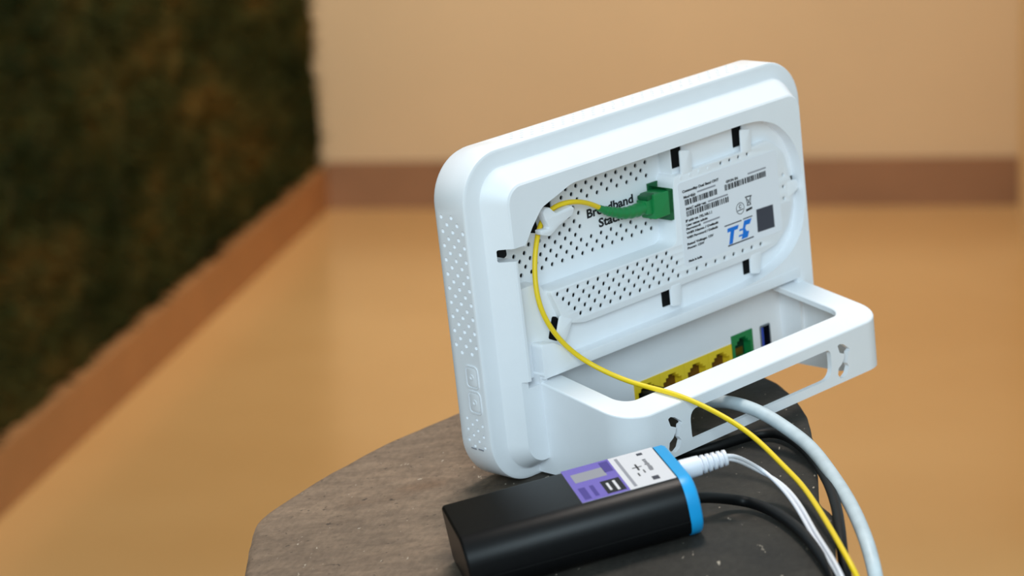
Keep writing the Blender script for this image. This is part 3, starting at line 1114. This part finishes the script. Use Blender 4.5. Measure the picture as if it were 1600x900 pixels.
def cross(i, rf, rb, n=9):
    """rounded cross-section in (s, n): generous front radius, tighter back"""
    W, H = UPS_W, UPS_H
    out = []
    for cx, cy, r, a0 in ((W - i - rf, H - i - rf, rf, 0), (i + rb, H - i - rb, rb, 90), (i + rb, i + rb, rb, 180), (W - i - rf, i + rf, rf, 270)):
        for k in range(n + 1):
            a = math.radians(a0 + 90 * k / n)
            out.append((cx + r * math.cos(a), cy + r * math.sin(a)))
    return out


def loft(name, rings):
    n = len(rings[0][1])
    v = [ub(l, s, h) for l, c in rings for s, h in c]
    f = []
    for i in range(len(rings) - 1):
        for k in range(n):
            f.append((i * n + k, i * n + (k + 1) % n, (i + 1) * n + (k + 1) % n, (i + 1) * n + k))
    f.append(tuple(range(n)))
    f.append(tuple((len(rings) - 1) * n + k for k in range(n)))
    return pyd(name, v, f)


RF, RB = 9.5, 2.5
part('case', loft('case', [(0, cross(0.8, RF - .6, RB - .4)), (0.5, cross(0.2, RF, RB)), (1.0, cross(0, RF, RB)), (UPS_LEN, cross(0, RF, RB))]), CASE, box, 35)
part('end_cap', loft('end_cap', [(UPS_LEN - 0.2, cross(-0.3, RF, RB)), (UPS_LEN + 3.0, cross(-0.3, RF, RB)), (UPS_LEN + 4.2, cross(0.2, RF, RB)), (UPS_LEN + 4.8, cross(1.4, RF - 1, RB - .6))]), CYAN, box, 35, 'cyan plastic end cap')
# parting line along the side
part('parting_line', prism_me('parting_line', [(1.0, 7.6), (UPS_LEN, 7.6), (UPS_LEN, 8.0), (1.0, 8.0)], UPS_W - 0.6, UPS_W + 0.06, lambda x, y, z: ub(x, z, y)), CABK, box, None)


def top_plate(name, poly, z0, z1, m, parent, label=None):
    o = part(name, plate_me(name, poly, [], UPS_H + z0, UPS_H + z1, lambda x, y, z: ub(x, y, z)), m, parent, None, label)
    return o


LX0, LX1, LS0, LS1 = 46.4, 82.0, 0.8, 38.0
lab = top_plate('label', [(LX0, LS0), (LX1, LS0), (LX1, LS1), (LX0, LS1)], 0, 0.12, LABW, box, 'purple and white printed label')
PM = LX0 + 18.3
top_plate('purple_field', [(LX0, LS0), (PM, LS0), (PM, LS1), (LX0, LS1)], 0.11, 0.15, PURP, lab)


def lp(poly, m, name, label=None):
    return top_plate(name, poly, 0.14, 0.18, m, lab, label)


def lrect(a, b, c, d):
    return [(a, c), (b, c), (b, d), (a, d)]


lp(lrect(LX0 + 2.2, LX0 + 14.4, 7.5, 17), PRINTL, 'grey_patch', 'plain pale grey printed patch')
lp(lrect(LX0 + 14.2, LX0 + 17.6, 2.5, 14), PURPD, 'dark_patch')
lp(lrect(LX0 + 10.2, LX0 + 17.4, 22, 36), PRINT, 'black_patch')


def tp(a, b, c, d, z=0.14):
    return plate_me('p', lrect(a, b, c, d), [], UPS_H + z, UPS_H + z + 0.04, ub)


part('patch_print', join_me('patch_print', [tp(LX0 + 11.8, LX0 + 12.7, 25, 33, .17), tp(LX0 + 14.4, LX0 + 15.4, 24, 34.5, .17)]), LABW, lab, None)
part('purple_print', join_me('purple_print', [tp(LX0 + 1.6, LX0 + 4.2, 23, 36), tp(LX0 + 5.8, LX0 + 7.4, 23, 35)]), PURPD, lab, None)
part('print_line', join_me('print_line', [tp(PM + 1.9, PM + 3.1, 3, 36, .12)]), PRINTL, lab, None)
ms = []
rnd = random.Random(5)
for k in range(8):
    s0 = 11 + k * 1.7
    ms.append(tp(PM + 10.6 + rnd.uniform(0, .5), PM + 12.6 - rnd.uniform(0, .5), s0, s0 + 1.1, .12))
ms += [tp(PM + 10.4, PM + 12.6, 3.5, 6.0, .12), tp(PM + 9.6, PM + 12.2, 30.5, 34.5, .12)]
part('caption', join_me('caption', ms), PRINTG, lab, None)
ms = [tp(PM + 5.6, PM + 9.2, 17.0, 17.8, .12), tp(PM + 7.1, PM + 7.8, 14, 21, .12), tp(PM + 6.0, PM + 6.6, 23.5, 27, .12), tp(PM + 8.6, PM + 9.1, 21.5, 25, .12)]
part('plus_mark', join_me('plus_mark', ms), PRINT, lab, None)


def uw(l, s, n):
    return UMAT @ ub(l, s, n)


# white twin lead in the battery box's end
p0 = uw(UPS_LEN + 2.5, 18, 17)
org = p0
twn = thing('twin_lead', org, 'thin white twin wire with ribbed plug in the cyan end of the battery box', 'cable')
p2 = uw(106.0, 17.6, 17.2)
ax = (p2 - p0)
path, rr = [], []
for i in range(61):
    t = i / 60
    path.append(p0 + ax * t - org)
    if t < 0.12:
        r = 3.4
    elif t < 0.5:
        r = 4.0 - 0.6 * (t - 0.12)
    else:
        r = 3.6 - 1.2 * (t - 0.5)
        if (i % 6) in (0, 1):
            r -= 0.9
    rr.append(r / 1000)
link('plug', tube_me('plug', path, rr, 18), CABW, twn, 30)
tw = [(13.2, -103.9, 99.7), (16.0, -106.7, 103.3), (11.2, -109.0, 116.7), (-1.5, -110.1, 134.9), (-15.3, -109.8, 151.4), (-30.5, -108.3, 170.7), (-44.3, -107.5, 187.6), (-51, -112, 197), (-58, -150, 206)]
base = spline([uw(103, 17.6, 17.2), uw(108.5, 17.6, 17.0)] + [wm(*p) for p in tw], 8)
base = relax(base, 30)
for sgn in (-1, 1):
    pth = []
    for i, p in enumerate(base):
        t = i / (len(base) - 1)
        a = 0.5 + t * 4.5
        sd = Vector((math.cos(a) * .6, -math.sin(a) * .3, math.cos(a * .7))).normalized() * (0.00078 * sgn)
        pth.append(p + sd - org)
    link('wire', tube_me('wire', pth, 0.0008, 10), CABW, twn, 60)

# black lead from the battery box
org = uw(UPS_LEN + 4.5, 25, 8)
bl2 = thing('output_lead', org, 'black cable from the cyan end of the battery box curving across the stump', 'cable')
world_tube('jacket', [uw(UPS_LEN + 3, 25, 8), uw(UPS_LEN + 9, 25, 8)] + [wm(*p) for p in [(-1.7, -111.5, 99.1), (2.8, -113.2, 104.6), (1.4, -113.0, 115.3), (-7.7, -112.1, 135.5), (-20.4, -111.1, 155.4), (-37.3, -110.0, 177.2), (-46, -112.4, 188.5), (-54, -160, 198)]],
           0.0021, CABK, bl2, org, seg=14)
